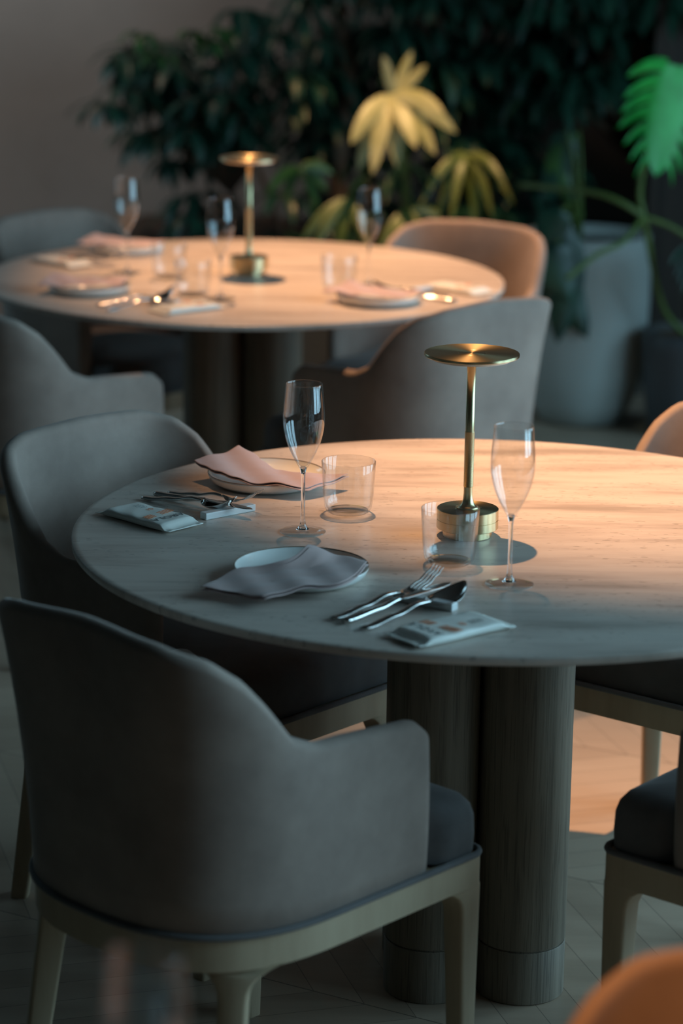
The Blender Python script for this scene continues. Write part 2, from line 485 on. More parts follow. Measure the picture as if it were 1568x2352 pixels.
def leg_vf(top, foot_, w0, w1, rot, zt, fil=0.035, din=(1, 1)):
    """tapered leg that widens into the rail with a quarter-round on the inner sides"""
    V, F = [], []; n = 22; K = None
    for i in range(n+1):
        f = i/n
        z = zt*(1-f) if i else zt
        z = zt - zt*f**1.35
        g = (zt - z)/zt
        cx = top[0] + (foot_[0]-top[0])*g; cy = top[1] + (foot_[1]-top[1])*g
        w = w0 + (w1-w0)*g
        d = zt - 0.002 - z
        ex = 0.0
        if d < fil: ex = fil*(1 - math.sqrt(max(0, 1-(1-max(0, d)/fil)**2)))
        exx, exy = ex*din[0], ex*din[1]
        # box in the local leg frame: outer faces fixed, inner faces grow
        x0, x1 = -w/2 - exx, w/2 + (exx if din[0] == 2 else 0)
        y0, y1 = -w/2 - exy, w/2
        if din[0] == 2: x0, x1 = -w/2 - ex, w/2 + ex; 
        if din[1] == 0: y0 = -w/2
        r = 0.006
        sec = []
        for (qx, qy, a0) in ((x1-r, y1-r, 0), (x0+r, y1-r, 90), (x0+r, y0+r, 180), (x1-r, y0+r, 270)):
            for j in range(4):
                a = math.radians(a0 + 30*j); sec.append((qx + r*math.cos(a), qy + r*math.sin(a)))
        K = len(sec)
        c, s = math.cos(rot), math.sin(rot)
        if din[0] == 2: sec = [(x, y - x*x/0.30*(3.2*abs(x)/0.06 if abs(x) < 0.06 else 3.2)*0.55) for x, y in sec]
        for (x, y) in sec: V.append((cx + c*x - s*y, cy + s*x + c*y, z))
    for i in range(n):
        for k in range(K):
            a, b_ = i*K+k, i*K+(k+1) % K; F.append((a, b_, b_+K, a+K))
    F.append(tuple(range(K))); F.append(tuple(range(n*K, (n+1)*K)))
    return V, F
def make_chair(label, loc, rz):
    t = thing('dining_chair', label, 'chair', loc, rz)
    bk = shell(t)
    # seat cushion: full width in front of the arms, tucked inside the shell behind them
    out = []
    for (x, y) in ring_outline(0.002, 0.208):
        w = interp(-y, [(-0.13, 0.0), (-0.085, 1.0)])
        k = 0.036*w
        out.append((x - math.copysign(min(k, abs(x)), x), max(y, -0.325+k+0.002) if y < 0 else y))
    V, F = [], []; n = len(out)
    levels = [(0.001, 0.403), (0.0, 0.43), (0.001, 0.457), (0.005, 0.472), (0.014, 0.484), (0.032, 0.492), (0.075, 0.499), (0.13, 0.503)]
    for off, z in levels:
        sx = 1-off/0.235; sy = 1-off/0.267
        for (x, y) in out: V.append((x*sx, (y+0.058)*sy - 0.058, z))
    for i in range(len(levels)-1):
        for j in range(n): F.append((i*n+j, i*n+(j+1) % n, (i+1)*n+(j+1) % n, (i+1)*n+j))
    V.append((0, -0.058, 0.504)); c = len(V)-1; l = (len(levels)-1)*n
    for j in range(n): F.append((l+j, l+(j+1) % n, c))
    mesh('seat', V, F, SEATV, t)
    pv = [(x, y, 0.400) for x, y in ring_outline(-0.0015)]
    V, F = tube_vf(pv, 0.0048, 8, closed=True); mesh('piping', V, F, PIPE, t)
    # wooden seat rail
    o1 = ring_outline(0.002, rc=0.009); o2 = ring_outline(0.026, rc=0.009); n = len(o1)
    V = [(x, y, 0.397) for x, y in o1] + [(x, y, 0.350) for x, y in o1] + [(x, y, 0.350) for x, y in o2] + [(x, y, 0.397) for x, y in o2]
    F = []
    for a in range(4):
        for j in range(n): F.append((a*n+j, a*n+(j+1) % n, ((a+1) % 4)*n+(j+1) % n, ((a+1) % 4)*n+j))
    autosmooth(mesh('seat_rail', V, F, ASH, t), 40)
    # plywood under the cushion
    o3 = ring_outline(0.02); V = [(x, y, 0.402) for x, y in o3] + [(x, y, 0.385) for x, y in o3]; n = len(o3)
    F = [tuple(range(n)), tuple(range(n, 2*n))] + [(j, (j+1) % n, n+(j+1) % n, n+j) for j in range(n)]
    mesh('seat_base', V, F, OAKGAP, t, smooth=False)
    for sx in (1, -1):
        # front legs: outer corner at (sx*.223,.21)
        V, F = leg_vf((sx*0.2125, 0.1895), (sx*0.2165, 0.1935), 0.041, 0.027, 0, 0.352, 0.036, (1, 1))
        if sx < 0: V = [(-(x), y, z) for x, y, z in leg_vf((0.2125, 0.1895), (0.2165, 0.1935), 0.041, 0.027, 0, 0.352, 0.036, (1, 1))[0]]
        autosmooth(mesh('leg', V, F, ASH, t), 50)
    for sx in (1, -1):
        a = math.radians(-131)
        V, F = leg_vf((0.1785, -0.227), (0.203, -0.272), 0.042, 0.030, math.radians(-142), 0.352, 0.042, (2, 0))
        if sx < 0: V = [(-x, y, z) for x, y, z in V]
        autosmooth(mesh('leg', V, F, ASH, t), 50)
    return t
def D2R(a): return math.radians(a)
# rz turns the chair's +Y (front) onto the facing angle
chair = make_chair('grey-taupe velvet armchair in the left foreground, seen from behind its rounded back', (-0.107, 3.387, 0), D2R(47-90))
CH = [((-0.212, 4.098, 0), -42, 'taupe velvet armchair at far left of near table, inner back facing the camera'),
      ((0.69, 3.438, 0), 140, 'armchair at the right edge in front, only dark seat corner and pale leg visible'),
      ((0.592, 4.262, 0), 232.5, 'orange-lit armchair peeking over the right end of the near table'),
      ((-0.635, 5.70, 0), 47, 'armchair at the left edge, back turned, in front of the far table'),
      ((0.118, 5.81, 0), 130, 'taupe armchair with its tall back right behind the near brass lamp'),
      ((0.21, 6.49, 0), 245, 'orange-lit armchair behind the far table, in front of the white planter'),
      ((-0.575, 6.64, 0), -42, 'grey armchair against the bare wall at the far table, upper left'),
      ((0.25, 1.825, 0), 232, 'blurred orange-lit chair back in the bottom right corner')]
for loc, a, lab in CH:
    copy_tree(chair, loc, D2R(a-90), lab)

# ------------------------------------------------------------------ round tables
TR = 0.6415
def make_table(label, loc):
    t = thing('round_table', label, 'table', loc)
    R = TR
    prof = [(0, 0.740), (R-0.10, 0.740), (R-0.010, 0.740), (R-0.0025, 0.7396), (R-0.0006, 0.7385), (R, 0.7365), (R-0.0005, 0.7285), (R-0.002, 0.7268), (R-0.006, 0.7262), (R-0.06, 0.7262), (0, 0.7262)]
    V, F = lathe_vf(prof, 256); autosmooth(mesh('tabletop', V, F, STONE, t), 40)
    r = 0.0715; g = 0.0035
    prof = [(0, 0.0), (r-0.002, 0.0), (r, 0.002), (r, 0.0880), (r-0.0012, 0.0895), (r-g, 0.0897), (r-g, 0.0923), (r-0.0012, 0.0925), (r, 0.094), (r, 0.7255), (0, 0.7255)]
    for dx in (-0.0735, 0.0735):
        for dy in (-0.0735, 0.0735):
            V, F = lathe_vf(prof, 72)
            c = autosmooth(mesh('column', V, F, OAK, t), 40); c.location = (dx, dy, 0)
            c.rotation_euler = (0, 0, dx*20+dy*9)
    return t
T1 = (0.2225, 3.861); T2 = (-0.249, 6.232); T0 = (-0.16, 1.40)
table = make_table('pale stone round table on four fat oak columns, the near one in focus', (*T1, 0))
copy_tree(table, (*T2, 0), 0, 'pale stone round table farther back, blurred, before the plants')
copy_tree(table, (*T0, 0), 0, 'round stone table out of view below the frame, carrying the blurred flute')
TZ = 0.7402

# ------------------------------------------------------------------ table lamp
def make_lamp(label, loc):
    t = thing('table_lamp', label, 'lamp', loc)
    lathe('base', [(0, 0.0), (0.037, 0.0), (0.038, 0.001), (0.038, 0.0125), (0.0385, 0.013), (0.0472, 0.0132), (0.0478, 0.014), (0.0478, 0.0268), (0.0471, 0.0272), (0.0471, 0.0277), (0.0478, 0.0281), (0.0478, 0.0435), (0.0470, 0.0442), (0.021, 0.0445), (0.0205, 0.0441), (0.020, 0.0445), (0, 0.0446)], BRASS, t, 96, sharp=25)
    lathe('stem', [(0, 0.044), (0.019, 0.0446), (0.0135, 0.0470), (0.0095, 0.052), (0.0078, 0.059), (0.0072, 0.068), (0.0071, 0.077), (0.0071, 0.078)], BRASSG, t, 40)
    lathe('grip', [(0.0071, 0.078), (0.0076, 0.0785), (0.0076, 0.1655), (0.0071, 0.166)], BRASSK, t, 40)
    lathe('pole', [(0.0068, 0.166), (0.0068, 0.279), (0, 0.279)], BRASSG, t, 40)
    hd = lathe('lamp_head', [(0, 0.2835), (0.068, 0.2835), (0.0725, 0.2842), (0.0729, 0.2848), (0.0729, 0.2882), (0.0723, 0.2889), (0.0222, 0.2889), (0.0216, 0.2885), (0.0210, 0.2889), (0, 0.2889)], BRASS, t, 128, sharp=25)
    lathe('diffuser', [(0, 0.2785), (0.059, 0.2785), (0.061, 0.2790), (0.0625, 0.2834), (0, 0.2834)], CREAM, hd, 96, sharp=30)
    return t
lamp = make_lamp('brass disc-topped table lamp on the near table, in focus', (at(1071, 1222, TZ).x, 3.832, TZ))
lp = at(570, 634, TZ)
copy_tree(lamp, (lp.x, lp.y+0.03, TZ), 0, 'brass disc-topped table lamp on the far table, blurred')

# ------------------------------------------------------------------ glasses
def make_flute(label, loc, h=0.236):
    t = thing('champagne_flute', label, 'glass', loc)
    # bowl: outer and inner skin
    O = [(0.0035, 0.098), (0.006, 0.1025), (0.011, 0.111), (0.019, 0.126), (0.0262, 0.144), (0.0308, 0.163), (0.0322, 0.178), (0.0318, 0.193), (0.0302, 0.212), (0.0283, 0.2355)]
    I = [(0.0276, 0.2355), (0.0295, 0.212), (0.0311, 0.193), (0.0315, 0.178), (0.0301, 0.163), (0.0253, 0.144), (0.0178, 0.126), (0.0095, 0.112), (0.0045, 0.1065), (0.0, 0.105)]
    def sm(P):
        q = []
        for i in range(len(P)-1):
            p0 = P[max(i-1, 0)]; p1 = P[i]; p2 = P[i+1]; p3 = P[min(i+2, len(P)-1)]
            for k in range(4):
                u = k/4
                q.append(tuple(0.5*((2*p1[c]) + (-p0[c]+p2[c])*u + (2*p0[c]-5*p1[c]+4*p2[c]-p3[c])*u*u + (-p0[c]+3*p1[c]-3*p2[c]+p3[c])*u**3) for c in (0, 1)))
        q.append(P[-1]); return q
    prof = sm(O) + [(0.02795, 0.2361)] + sm(I)
    prof = [(max(r, 0.0), z) for r, z in prof]; prof[-1] = (0, prof[-1][1])
    lathe('bowl', prof, THIN, t, 72)
    stem = [(0, 0.0046), (0.0100, 0.0047), (0.0075, 0.0072), (0.0048, 0.013), (0.0036, 0.022), (0.0031, 0.040), (0.0030, 0.075), (0.0034, 0.094), (0.0052, 0.1015), (0.0046, 0.1040), (0.0, 0.1052)]
    lathe('stem', sm(stem)[:-1] + [(0, 0.1052)], GLASS, t, 32)
    lathe('foot', [(0, 0.0004), (0.0352, 0.0004), (0.0360, 0.0012), (0.0352, 0.0020), (0.022, 0.0030), (0.0105, 0.0043), (0, 0.0045)], THIN, t, 72)
    return t
g1 = at(695, 1222, TZ); g2 = at(1169, 1342, TZ)
flute = make_flute('champagne flute standing beside the pink napkin plate, left of the lamp', (g1.x, g1.y, TZ))
copy_tree(flute, (g2.x, g2.y, TZ), 1.0, 'champagne flute right of the lamp, nearest the spoon')
def make_tumbler(label, loc):
    t = thing('water_tumbler', label, 'glass', loc)
    R, H = 0.0435, 0.086
    O = [(0.026, 0.0006), (0.030, 0.0012), (0.0345, 0.004), (0.0375, 0.0095), (0.0392, 0.019), (0.0405, 0.032), (0.0422, 0.060), (R, H-0.0008)]
    I = [(R-0.0013, H-0.0008), (0.0409, 0.060), (0.0391, 0.032), (0.0377, 0.020), (0.0358, 0.012), (0.032, 0.0075), (0.026, 0.0062), (0, 0.0060)]
    lathe('body', O + [(R-0.0006, H)] + I, THIN, t, 80)
    lathe('base', [(0, 0.0010), (0.0255, 0.0008), (0.0300, 0.0018), (0.0325, 0.0040), (0.0318, 0.0058), (0.0250, 0.0055), (0, 0.0055)], THIN, t, 64)
    return t
q1 = at(799, 1178, TZ); q2 = at(1031, 1294, TZ)
tumbler = make_tumbler('clear water tumbler on the near table beside the pink napkin plate', (q1.x, q1.y, TZ))
copy_tree(tumbler, (q2.x, q2.y, TZ), 0.5, 'clear water tumbler in front of the brass lamp base')

# ------------------------------------------------------------------ plates and napkins
def make_plate(label, loc, R=0.098):
    t = thing('side_plate', label, 'plate', loc)
    k = R/0.098
    lathe('dish', [(0, 0.0035), (0.060*k, 0.0035), (0.078*k, 0.0055), (0.091*k, 0.0115), (0.0965*k, 0.0185), (0.0975*k, 0.0200), (0.0985*k, 0.0195), (0.0980*k, 0.0165), (0.0940*k, 0.0085), (0.085*k, 0.0025), (0.072*k, 0.0008), (0, 0.0008)], PORC, t, 96)
    pts = [(0.0978*k*math.cos(2*PI*i/96), 0.0978*k*math.sin(2*PI*i/96), 0.0199) for i in range(96)]
    V, F = tube_vf(pts, 0.0008, 6, True); mesh('rim', V, F, RIMB, t)
    return t
p1 = at(612, 1110, TZ); p2 = at(692, 1327, TZ)
plate = make_plate('white plate under the pink napkin at the back left of the near table', (p1.x, p1.y, TZ))
copy_tree(plate, (p2.x, p2.y, TZ), 0.3, 'white plate under the crumpled mauve napkin at the front edge')

def catmull(P, n):
    out = []; k = len(P)-1
    for i in range(n+1):
        x = i/n*k; j = min(int(x), k-1); u = x-j
        p0, p1_, p2_, p3 = P[max(j-1, 0)], P[j], P[j+1], P[min(j+2, k)]
        out.append(0.5*((2*p1_) + (p2_-p0)*u + (2*p0-5*p1_+4*p2_-p3)*u*u + (3*p1_-p0-3*p2_+p3)*u**3))
    return out
def napkin(rows, label, group=None, layers=2, name='folded_napkin'):
    """rows: lists of world points, far edge to near edge; two stitched layers"""
    R = [catmull([Vector(p) for p in r], 40) for r in rows]
    cols = [catmull([r[i] for r in R], 16) for i in range(41)]
    o = R[0][0].copy(); o = Vector((sum(c[8].x for c in cols)/41, sum(c[8].y for c in cols)/41, TZ))
    V, F = [], []
    for c in cols:
        for p in c: V.append(p - o + Vector((0, 0, 0.0016*math.sin(p.x*95 + p.y*40) + 0.0011*math.sin(p.x*60 - p.y*150))))
    for i in range(40):
        for j in range(16):
            a = i*17+j; F.append((a, a+1, a+18, a+17))
    t = thing(name, label, 'napkin', o, 0, group)
    m = mesh('cloth', V, F, LINEN, t)
    sd = m.modifiers.new('thick', 'SOLIDIFY'); sd.thickness = 0.0016; sd.offset = 0
    ss = m.modifiers.new('sub', 'SUBSURF'); ss.levels = 1; ss.render_levels = 1
    if layers > 1:
        V2 = [(v[0]*0.99+0.002, v[1]*0.99-0.004, v[2]-0.0036) for v in V]
        m2 = mesh('under_fold', V2, F, LINEN, m)
        sd = m2.modifiers.new('thick', 'SOLIDIFY'); sd.thickness = 0.0014; sd.offset = 0
    return t
PZ = TZ + 0.020
A = lambda x, y, h: at(x, y, TZ+h)
napkin([[A(548, 1025, .044), A(588, 1045, .036), A(626, 1072, .026), A(670, 1084, .024), A(735, 1088, .024), A(800, 1089, .026)],
        [A(497, 1043, .039), A(556, 1074, .029), A(612, 1087, .026), A(664, 1097, .024), A(720, 1100, .024), A(772, 1101, .023)],
        [A(444, 1056, .036), A(497, 1082, .030), A(560, 1104, .025), A(620, 1110, .024), A(672, 1115, .024), A(706, 1119, .020)]],
       'pink napkin draped over the back plate, one corner peaked, on the near table')
napkin([[A(707, 1251, .050), A(745, 1262, .040), A(785, 1276, .030), A(845, 1290, .026)],
        [A(652, 1289, .034), A(700, 1300, .028), A(742, 1306, .025), A(786, 1338, .023)],
        [A(540, 1310, .024), A(590, 1322, .022), A(640, 1334, .022), A(690, 1346, .0235)],
        [A(458, 1352, .014), A(512, 1356, .016), A(556, 1364, .015), A(602, 1374, .016)]],
       'mauve napkin lying askew over the front plate of the near table')

# ------------------------------------------------------------------ cutlery
def blade_vf(st, n=12):
    """st: (x, z, halfwidth, halfthick) stations; lofted ellipse sections along +x"""
    V, F = [], []
    for (x, z, w, h) in st:
        for j in range(n):
            a = 2*PI*j/n; c, s = math.cos(a), math.sin(a)
            V.append((x, w*math.copysign(abs(c)**0.8, c), z + h*s))
    for i in range(len(st)-1):
        for j in range(n): F.append((i*n+j, i*n+(j+1) % n, (i+1)*n+(j+1) % n, (i+1)*n+j))
    F.append(tuple(range(n))); F.append(tuple(range((len(st)-1)*n, len(st)*n)))
    return V, F
def dens(tab, xs):
    return [(x,) + tuple(interp(x, [(r[0], r[k]) for r in tab]) for k in (1, 2, 3)) for x in xs]
def rng(a, b_, n): return [a + (b_-a)*i/n for i in range(n+1)]
HANDLE = [(0.0, 0.0038, 0.0045, 0.0025), (0.012, 0.0040, 0.0070, 0.0031), (0.06, 0.010, 0.0058, 0.0029), (0.10, 0.0175, 0.0040, 0.0026), (0.122, 0.0165, 0.0030, 0.0020)]
def make_fork(label, loc, rz):
    t = thing('table_fork', label, 'fork', loc, rz)
    st = dens(HANDLE, rng(0, 0.118, 26))
    mesh('handle', *blade_vf(st), STEEL, t)
    tab = [(0.118, 0.0167, 0.0031, 0.0019), (0.130, 0.0135, 0.0085, 0.0013), (0.140, 0.0130, 0.0112, 0.0011), (0.150, 0.0150, 0.0115, 0.0010)]
    parts = [blade_vf(dens(tab, rng(0.116, 0.150, 12)))]
    for k in range(4):
        y = -0.0095 + k*0.00633
        s2 = [(x, z, w, h) for (x, z, w, h) in dens([(0.148, 0.0146, 0.0018, 0.0010), (0.165, 0.0205, 0.0017, 0.0010), (0.185, 0.0315, 0.0014, 0.0009), (0.196, 0.0400, 0.0006, 0.0005)], rng(0.148, 0.196, 12))]
        V, F = blade_vf(s2, 8); V = [(x, yy + y*(1-0.12*(x-0.148)/0.048), z) for x, yy, z in V]
        parts.append((V, F))
    V, F = merge(parts); mesh('tines', V, F, STEEL, t)
    return t
def make_spoon(label, loc, rz):
    t = thing('table_spoon', label, 'spoon', loc, rz)
    mesh('handle', *blade_vf(dens(HANDLE, rng(0, 0.122, 26))), STEEL, t)
    V, F = [], []; n, mI = 30, 14; L0, Lb = 0.119, 0.066
    for side in (0, 1):
        for i in range(n+1):
            f = i/n; x = L0 + Lb*f
            w = 0.0215*math.sin(PI*min(1, max(0, f**0.82)))**0.62 if 0 < f < 1 else 0.0022
            w = max(w, 0.0022)
            base = 0.0165 - 0.004*math.sin(PI*f) + 0.016*f*f
            for j in range(mI+1):
                yy = -1 + 2*j/mI
                dep = 0.0085*math.sin(PI*f)**0.8*(1-yy*yy) if 0 < f < 1 else 0
                V.append((x, w*yy, base - dep - side*0.0011))
    k = (n+1)*(mI+1)
    for side in (0, 1):
        for i in range(n):
            for j in range(mI):
                a = side*k + i*(mI+1)+j; F.append((a, a+1, a+mI+2, a+mI+1))
    for i in range(n):
        for j in (0, mI):
            a = i*(mI+1)+j; F.append((a, a+mI+1, a+mI+1+k, a+k))
    for j in range(mI):
        for i in (0, n):
            a = i*(mI+1)+j; F.append((a, a+1, a+1+k, a+k))
    mesh('bowl', V, F, STEEL, t)
    return t
def make_knife(label, loc, rz):
    t = thing('table_knife', label, 'knife', loc, rz)
    mesh('handle', *blade_vf(dens([(0, 0.005, 0.0050, 0.0038), (0.01, 0.005, 0.0072, 0.0046), (0.07, 0.0085, 0.0058, 0.0042), (0.112, 0.0140, 0.0042, 0.0034)], rng(0, 0.112, 22))), STEEL, t)
    mesh('blade', *blade_vf(dens([(0.112, 0.0140, 0.0040, 0.0026), (0.125, 0.0150, 0.0075, 0.0010), (0.19, 0.0165, 0.0095, 0.0009), (0.208, 0.0170, 0.0070, 0.0007), (0.218, 0.0172, 0.0012, 0.0004)], rng(0.112, 0.218, 26))), STEEL, t)
    return t
def make_rest(label, loc, rz, L_=0.105):
    t = thing('cutlery_rest', label, 'cutlery rest', loc, rz)
    o = boxes('bar', [((0, 0, 0.0055), (L_, 0.016, 0.011))], REST, t, bevel=0.0012)
    return t
def ang(a, b_): return math.atan2(b_.y-a.y, b_.x-a.x)
# place setting at the back left
a, b_ = A(327, 1142, .004), A(538, 1143, .030)
spoon = make_spoon('steel spoon resting on the white bar by the printed packet, nearest handle', (a.x, a.y, TZ), ang(a, b_))
a, b_ = A(356, 1134, .004), A(612, 1185, .012)
knife = make_knife('steel knife crossing the white bar beside the pink napkin plate', (a.x, a.y, TZ), ang(a, b_))
a, b_ = A(388, 1130, .004), A(621, 1130, .040)
fork = make_fork('steel fork on the white bar with its tines toward the pink napkin plate', (a.x, a.y, TZ), ang(a, b_))
a, b_ = A(466, 1186, .005), A(580, 1164, .005)
mid = (a+b_)/2; rest = make_rest('white bar rest under the back-left cutlery on the near table', (mid.x, mid.y, TZ), ang(a, b_), (b_-a).length)
# place setting at the front
a, b_ = A(763, 1420, .004), A(1035, 1292, .040)
copy_tree(fork, (a.x, a.y, TZ), ang(a, b_), 'steel fork at the front edge, tines pointing at the tumbler').scale = (1.07, 1.12, 1.0)
a, b_ = A(790, 1428, .004), A(1010, 1340, .020)
copy_tree(knife, (a.x, a.y, TZ), ang(a, b_), 'steel knife between fork and spoon at the front edge of the near table')
a, b_ = A(832, 1443, .004), A(1078, 1328, .034)
copy_tree(spoon, (a.x, a.y, TZ), ang(a, b_), 'steel spoon at the front edge with a dark mirrored bowl').scale = (1.10, 1.15, 1.0)
a, b_ = A(905, 1366, .005), A(1048, 1396, .005)
mid = (a+b_)/2; copy_tree(rest, (mid.x, mid.y, TZ), ang(a, b_), 'bar rest under the front cutlery, beside the packet at the table edge')

# ------------------------------------------------------------------ wet towel packets
def text_mesh(name, s, size, m, parent, loc, rz, thick=0.0001):
    c = bpy.data.curves.new(name, 'FONT'); c.body = s; c.size = size; c.extrude = thick
    c.align_x = 'CENTER'; c.align_y = 'CENTER'; c.space_character = 1.12
    to = bpy.data.objects.new(name, c); COL.objects.link(to)
    dg = bpy.context.evaluated_depsgraph_get()
    me = bpy.data.meshes.new_from_object(to.evaluated_get(dg))
    bpy.data.objects.remove(to); bpy.data.curves.remove(c)
    me.materials.clear()
    o = link(name, me, m, parent, loc); o.rotation_euler = (0, 0, rz)
    return o
PH = 0.0125
def make_packet(label, loc, rz):
    t = thing('wet_towel_packet', label, 'packet', loc, rz)
    L_, Wd = 0.170, 0.078; n, K = 48, 24; V, F = [], []
    for i in range(n+1):
        f = i/n; x = (f-0.5)*L_; s = min(f, 1-f)
        h = interp(s, [(0.0, 0.0), (0.055, 0.0), (0.14, 1.0)])
        lift = 0.004*(1-h)*(0.5+0.5*math.sin(f*7))
        w = Wd/2*(0.97 + 0.03*math.cos(f*9))*(1.0 - 0.05*h)
        for j in range(K):
            a = 2*PI*j/K; c, s_ = math.cos(a), math.sin(a)
            yy = w*math.copysign(abs(c)**0.45, c)
            zz = (PH*h+0.0012)*(0.5+0.5*math.copysign(abs(s_)**0.45, s_))
            wr = 0.0008*(1-h)*math.sin(yy*420) + 0.0005*h*math.sin(yy*90+f*23)*(1 if s_ > 0.3 else 0)
            V.append((x, yy, zz + lift + (wr if s_ > -0.5 else 0) + 0.0002 + (0.0008 if h < .5 else 0)))
    for i in range(n):
        for j in range(K): F.append((i*K+j, i*K+(j+1) % K, (i+1)*K+(j+1) % K, (i+1)*K+j))
    F.append(tuple(range(K))); F.append(tuple(range(n*K, (n+1)*K)))
    o = mesh('wrapper', V, F, PAPER, t)
    zt = PH+0.0018
    text_mesh('printed_lettering', 'AROLA', 0.0185, INKG, o, (0.043, 0.0, zt), -PI/2)
    bl = []
    V, F = [], []
    for g, (y0, y1) in enumerate(((0.034, 0.004), (-0.010, -0.030))):
        for k in range(4):
            x0 = 0.012 + k*0.0042; sl = -0.18
            q = [(x0 + sl*y0, y0), (x0+0.0019 + sl*y0, y0), (x0+0.0019 + sl*y1, y1), (x0 + sl*y1, y1)]
            n0 = len(V); V += [(x, y, zt-0.0001) for x, y in q] + [(x, y, zt+0.0001) for x, y in q]
            F += [(n0+4, n0+5, n0+6, n0+7), (n0, n0+3, n0+2, n0+1)] + [(n0+i, n0+(i+1) % 4, n0+4+(i+1) % 4, n0+4+i) for i in range(4)]
    mesh('printed_stripes', V, F, INKO, o, smooth=False)
    text_mesh('printed_caption', 'GI', 0.0125, INKO, o, (-0.012, 0.012, zt), -PI/2)
    V, F = [], []
    random.seed(4)
    for k in range(5):
        x = -0.026 - k*0.0045; l = random.uniform(0.012, 0.022)
        v, f = box((x, 0.012, zt), (0.0009, l, 0.0002)); n0 = len(V); V += v; F += [tuple(i+n0 for i in q) for q in f]
    mesh('printed_lines', V, F, INKG, o, smooth=False)
    return t
packet = make_packet('white towel packet with grey lettering and orange stripes beside the back-left cutlery', (-0.303, 3.895, TZ), D2R(-43))
copy_tree(packet, (0.150, 3.322, TZ), D2R(38+180), 'white towel packet with orange stripes at the front edge of the near table')

# ------------------------------------------------------------------ far table settings (blurred)
def put(src, px, py, rz, label, h=0):
    p = at(px, py, TZ); return copy_tree(src, (p.x, p.y, TZ), rz, label)
put(flute, 292, 626, 0, 'blurred flute at the left of the far table, before the bare wall')
put(flute, 506, 686, 0, 'blurred flute on the far table just left of its brass lamp')
put(flute, 846, 656, 0, 'blurred flute on the far table right of its brass lamp')
put(tumbler, 388, 640, 0, 'blurred tumbler between the two left flutes of the far table')
put(tumbler, 442, 680, 0, 'blurred tumbler beside the flute left of the far lamp')
put(tumbler, 778, 668, 0, 'blurred tumbler behind the right plate of the far table')
put(plate, 205, 670, 0, 'blurred plate with pale napkin at the left front of the far table')
put(plate, 868, 694, 0, 'blurred plate with pale napkin at the right of the far table')
put(plate, 290, 578, 0, 'blurred plate with lilac napkin at the back left of the far table')
def far_napkin(px, py, rz, label):
    p = at(px, py, TZ); c, s = math.cos(rz), math.sin(rz)
    def q(x, y, h): return Vector((p.x + c*x - s*y, p.y + s*x + c*y, TZ+h))
    return napkin([[q(-.085, .050, .040), q(-.03, .055, .028), q(.03, .050, .024), (q(.10, .046, .026))],
                   [q(-.11, 0, .030), q(-.04, 0, .024), q(.03, 0, .023), q(.085, 0, .023)],
                   [q(-.125, -.045, .026), q(-.05, -.05, .024), q(.02, -.05, .024), q(.07, -.05, .022)]], label, layers=1)
far_napkin(205, 670, 0.2, 'pale pink napkin on the left front plate of the far table, blurred')
far_napkin(868, 694, -0.3, 'cream-lit napkin on the right plate of the far table, blurred')
far_napkin(286, 578, -0.1, 'lilac napkin on the back left plate of the far table, blurred')
def setpair(src, a, b_, label):
    a = A(*a, .004); b_ = A(*b_, .03); copy_tree(src, (a.x, a.y, TZ), ang(a, b_), label)
setpair(fork, (222, 700), (380, 664), 'blurred fork left of the spoon, near front rim of the far table')
setpair(spoon, (245, 712), (425, 664), 'blurred spoon with a glinting bowl, near front rim of the far table')
p = at(372, 694, TZ); copy_tree(rest, (p.x, p.y, TZ), D2R(-40), 'blurred bar rest under the front cutlery of the far table')
setpair(knife, (1048, 692), (900, 655), 'blurred knife beside the right plate of the far table')
setpair(spoon, (1030, 680), (905, 648), 'blurred spoon beside the right plate of the far table')
p = at(968, 668, TZ); copy_tree(rest, (p.x, p.y, TZ), D2R(40), 'blurred bar rest beside the right plate of the far table')
setpair(fork, (118, 597), (232, 584), 'blurred fork at the back left of the far table')
setpair(knife, (100, 590), (225, 578), 'blurred knife at the back left of the far table')
put(packet, 428, 712, D2R(38), 'glowing towel packet by the front rim of the far table, blurred')
put(packet, 1050, 668, D2R(-40), 'blurred towel packet at the right end of the far table')
put(packet, 140, 606, D2R(-43), 'blurred towel packet at the left end of the far table')
# flute on the nearest table, bottom left of the photo
copy_tree(flute, (-0.142, 1.755, TZ), 0, 'very blurred flute at the bottom left edge of the photo')

# ------------------------------------------------------------------ planting
def leaf_vf(base, direc, L_, W_, droop=1.0, fold=0.25, n=7, roll=0.0):
    """lance leaf starting at base, bending downward along its length"""
    base = Vector(base); d = Vector(direc).normalized()
    V, F = [], []; p = base.copy(); step = L_/n
    for i in range(n+1):
        f = i/n
        w = W_/2*(math.sin(PI*min(1, f*0.93+0.07))**0.75)*(1 if f < 1 else 0.0)
        if i == 0: w = W_*0.06
        side = d.cross(Vector((0, 0, 1)))
        if side.length < 0.05: side = Vector((1, 0, 0))
        side.normalize(); nrm = side.cross(d).normalized()
        if roll: side = (Matrix.Rotation(roll, 3, d) @ side)
        V += [p - side*w + nrm*w*fold, p.copy(), p + side*w + nrm*w*fold]
        d = (d + Vector((0, 0, -1))*droop*step/L_*1.15).normalized()
        p = p + d*step
    for i in range(n):
        a = i*3; F += [(a, a+1, a+4, a+3), (a+1, a+2, a+5, a+4)]
    return V, F
def rosette(c, n, L_, W_, r, elev=(-0.2, 0.5), droop=(0.8, 1.6), az0=0):
    out = []
    for k in range(n):
        az = az0 + 2*PI*k/n + r.uniform(-.25, .25); e = r.uniform(*elev)
        d = Vector((math.cos(az)*math.cos(e), math.sin(az)*math.cos(e), math.sin(e)))
        out.append(leaf_vf(Vector(c)+d*0.012, d, L_*r.uniform(.75, 1.15), W_*r.uniform(.8, 1.15), r.uniform(*droop)))
    return out
